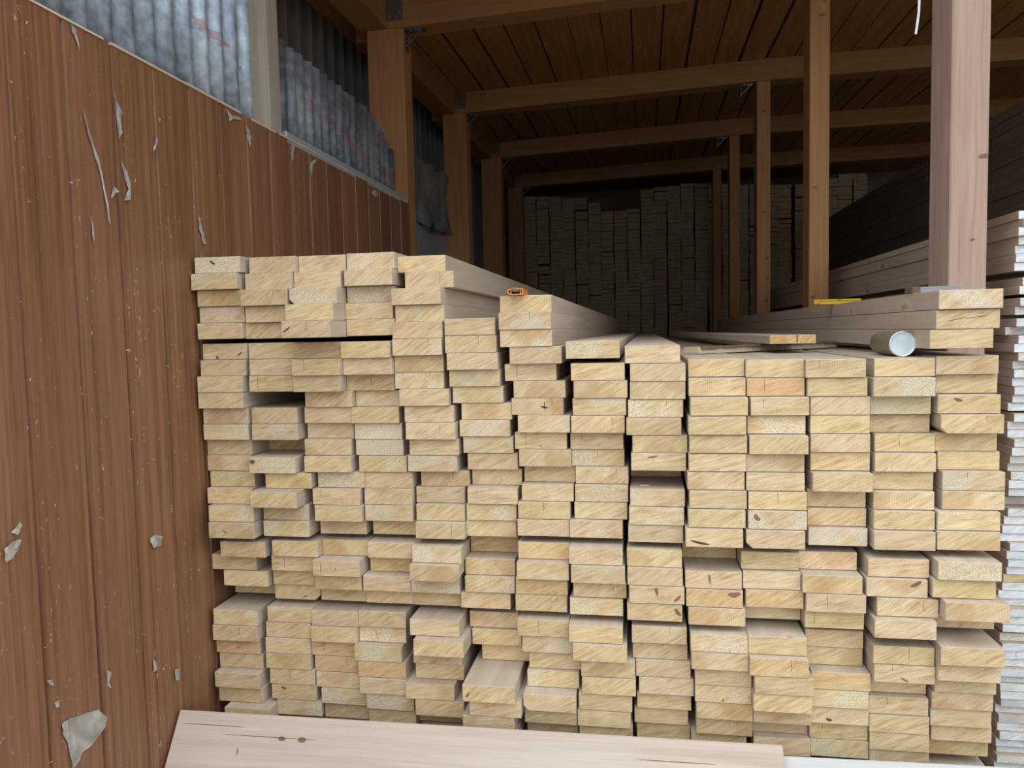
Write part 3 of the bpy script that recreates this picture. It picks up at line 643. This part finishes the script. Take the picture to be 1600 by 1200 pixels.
# ------------------------------------------------------------------ grey sheets and film behind the first wall post
o = MB().box(-.004, 0, 4.70, 5.62, 0, G+1.02).build('metal_sheet', 'grey_sheet', None, (-1.63, 0, 0), bevel=.001)
tag(o, 'plain grey sheet standing behind the corner post of the panelled wall', 'sheet', 'grey sheets between the wall posts')
o = MB().box(-.004, 0, 5.66, 6.45, 0, G+.84).build('metal_sheet', 'grey_sheet', None, (-1.66, 0, 0), bevel=.001)
tag(o, 'darker grey sheet under the crumpled dusty film', 'sheet', 'grey sheets between the wall posts')
def crumple(y0, y1, z0, z1, x, amp, seed, name, mat, label):
    m = MB(); ny, nz = 16, 18
    for i in range(ny+1):
        for j in range(nz+1):
            y = y0+(y1-y0)*i/ny; zz = z0+(z1-z0)*j/nz
            d = noise.noise(Vector((y*4, zz*4, seed)))*amp + noise.noise(Vector((y*13, zz*13, seed)))*amp*.4
            ed = noise.noise(Vector((y*6, seed, zz*6)))*.07
            m.v.append((x+d, y+ed*(1 if i in (0, ny) else 0), zz+(ed if j in (0, nz) else 0)))
    for i in range(ny):
        for j in range(nz):
            a = i*(nz+1)+j; m.f.append((a, a+nz+1, a+nz+2, a+1)); m.mi.append(0)
    o = m.build(name, mat, None, smooth=True); md = o.modifiers.new('thickness', 'SOLIDIFY'); md.thickness = .001
    return tag(o, label, 'film', 'dusty film on the cladding')
crumple(5.25, 6.35, G+.82, G+1.30, -1.60, .05, 1.0, 'crumpled_film', 'dust', 'crumpled dusty plastic film hanging between the first two wall posts')

# ------------------------------------------------------------------ torn film left on the brown wall (y, z relative to the eye)
SCR = [
 [(1.539,-0.893),(1.565,-0.894),(1.654,-0.917),(1.686,-0.953),(1.680,-0.974),(1.625,-0.995),(1.599,-0.996),(1.576,-1.015),(1.563,-1.016),(1.562,-0.984),(1.552,-0.947),(1.537,-0.915)],
 [(1.846,0.646),(1.857,0.628),(1.873,0.603),(1.868,0.578),(1.873,0.551),(1.854,0.528),(1.853,0.574),(1.846,0.613)],
 [(1.859,0.473),(1.880,0.451),(1.895,0.417),(1.887,0.378),(1.863,0.371),(1.881,0.404),(1.869,0.437)],
 [(1.811,0.367),(1.820,0.390),(1.831,0.403),(1.840,0.390),(1.827,0.383)],
 [(1.725,0.580),(1.751,0.513),(1.764,0.485),(1.781,0.441),(1.805,0.302),(1.799,0.310),(1.776,0.430),(1.755,0.483),(1.741,0.511)],
 [(1.734,0.312),(1.741,0.294),(1.745,0.256),(1.733,0.248),(1.733,0.277)],
 [(1.704,0.766),(1.718,0.756),(1.725,0.737),(1.721,0.708),(1.717,0.737),(1.705,0.748)],
 [(2.405,0.764),(2.435,0.747),(2.485,0.756),(2.497,0.747),(2.442,0.736),(2.421,0.722)],
 [(2.526,0.737),(2.552,0.726),(2.563,0.702),(2.542,0.666),(2.537,0.704)],
 [(2.871,0.759),(2.904,0.754),(2.893,0.702),(2.875,0.683),(2.873,0.722)],
 [(3.040,0.697),(3.067,0.729),(3.120,0.751),(3.079,0.718),(3.048,0.652)],
 [(3.765,0.721),(3.824,0.747),(3.899,0.731),(3.820,0.707)],
 [(2.202,0.383),(2.217,0.365),(2.228,0.327),(2.240,0.297),(2.226,0.299),(2.208,0.340)],
 [(1.503,-0.773),(1.515,-0.775),(1.519,-0.792),(1.510,-0.786)],
 [(1.694,-0.834),(1.709,-0.846),(1.701,-0.862),(1.708,-0.888),(1.697,-0.877)],
 [(1.878,-0.882),(1.893,-0.903),(1.895,-0.922),(1.877,-0.922),(1.885,-0.903)],
 [(1.969,-0.955),(1.996,-0.964),(1.997,-0.995),(1.972,-0.991)],
 [(1.409,-0.439),(1.433,-0.429),(1.454,-0.430),(1.447,-0.450),(1.427,-0.464),(1.410,-0.470)],
 [(1.431,-0.409),(1.457,-0.392),(1.458,-0.402),(1.444,-0.418)],
 [(1.518,-0.833),(1.532,-0.832),(1.528,-0.847),(1.520,-0.846)],
 [(1.995,0.523),(2.013,0.574),(2.021,0.561),(2.007,0.540)],
 [(1.892,-0.549),(1.915,-0.542),(1.949,-0.557),(1.941,-0.581),(1.901,-0.577)],

]
SN = ['large torn grey film patch near the foot of the wall', 'twisted film shred beside a groove below the wall top', 'curled film strip under the twisted shred', 'tiny winged film scrap beside the curled strip',
 'long thin thread of film slanting down a panel', 'short upright film sliver below the long thread', 'drooping film shred under the bent top edge', 'ragged film flap under the wall top below the bright sheet',
 'narrow film shred hanging next to the ragged flap', 'narrow film shred hanging below the grey stud', 'forked film wisp below the dull sheet', 'flat film flap under the corner post',
 'film sliver just above the top left board', 'tiny film curl above the large torn patch', 'crooked film scrap along a groove above the large patch', 'hooked film scrap near the lowest boards',
 'square faint film patch beside the lowest boards', 'smeared film patch on the nearest panel', 'pointed film corner above the smeared patch', 'triangular film chip above the large torn patch',
 'slender film chip on the third panel under the sheet', 'faint rumpled film patch level with the middle boards']
for q, (poly, nm) in enumerate(zip(SCR, SN)):
    bm = bmesh.new(); cy = sum(p[0] for p in poly)/len(poly); cz = sum(p[1] for p in poly)/len(poly)
    vs_ = [bm.verts.new((.003+.010*abs(noise.noise(Vector((p[0]*30, p[1]*30, q)))), p[0]-cy, p[1]-cz)) for p in poly]
    f_ = bm.faces.new(vs_); bmesh.ops.triangulate(bm, faces=[f_]); bmesh.ops.subdivide_edges(bm, edges=bm.edges[:], cuts=2, use_grid_fill=True)
    for v_ in bm.verts: v_.co.x += .004*noise.noise(Vector((v_.co.y*90, v_.co.z*90, q*3.1)))
    for v_ in bm.verts: v_.co.x = max(v_.co.x, .0022)
    bmesh.ops.recalc_face_normals(bm, faces=bm.faces)
    me = bpy.data.meshes.new('film_scrap'); bm.to_mesh(me); bm.free(); me.materials.append(M['film'])
    o = link('film_scrap', me, None, (WX, cy, G+cz)); md = o.modifiers.new('thickness', 'SOLIDIFY'); md.thickness = .0006
    tag(o, nm, 'film scrap', 'torn film on the brown wall')

# ------------------------------------------------------------------ chip and splinters caught on the stack
def on_board(ci, ri): x, y, z = STACK[ci-1][ri-1]; return Vector((x/1000, y/1000, G+z/10000))
p = on_board(9, 9)
m = MB(); m.prism([(-.012, -.004), (.012, -.0015), (.011, .004), (-.004, .001)], 2, 0, .002)
tag(m.build('wood_chip', 'chip', None, (p.x-.035, p.y+.045, p.z+BH/2+.0008), (0, 0, -.2)), 'small pale wood chip lying on the recessed board of the ninth column', 'wood chip')
for (ci, ri, side, dz, n, lb) in ((8, 12, 1, .004, 5, 'frayed splinters at a board corner beside the dark slot'), (8, 17, 1, .014, 4, 'long frayed splinters in the dark slot lower down')):
    p = on_board(ci, ri); m = MB(); r_ = random.Random(ri)
    for i in range(n):
        L_ = r_.uniform(.010, .016); a = r_.uniform(-1.2, 1.2); t = .0009; z0 = r_.uniform(-.012, .012)
        m.prism([(0, z0-t), (L_*math.cos(a)*.5, z0+L_*math.sin(a)), (L_*math.cos(a)*.5, z0+L_*math.sin(a)+t), (0, z0+t)], 1, -.001-.0022*i, -.0028-.0022*i+.001)
    tag(m.build('splinter', 'chip', None, (p.x+BW/2-.004, p.y-.0006, p.z+dz)), lb, 'splinter')
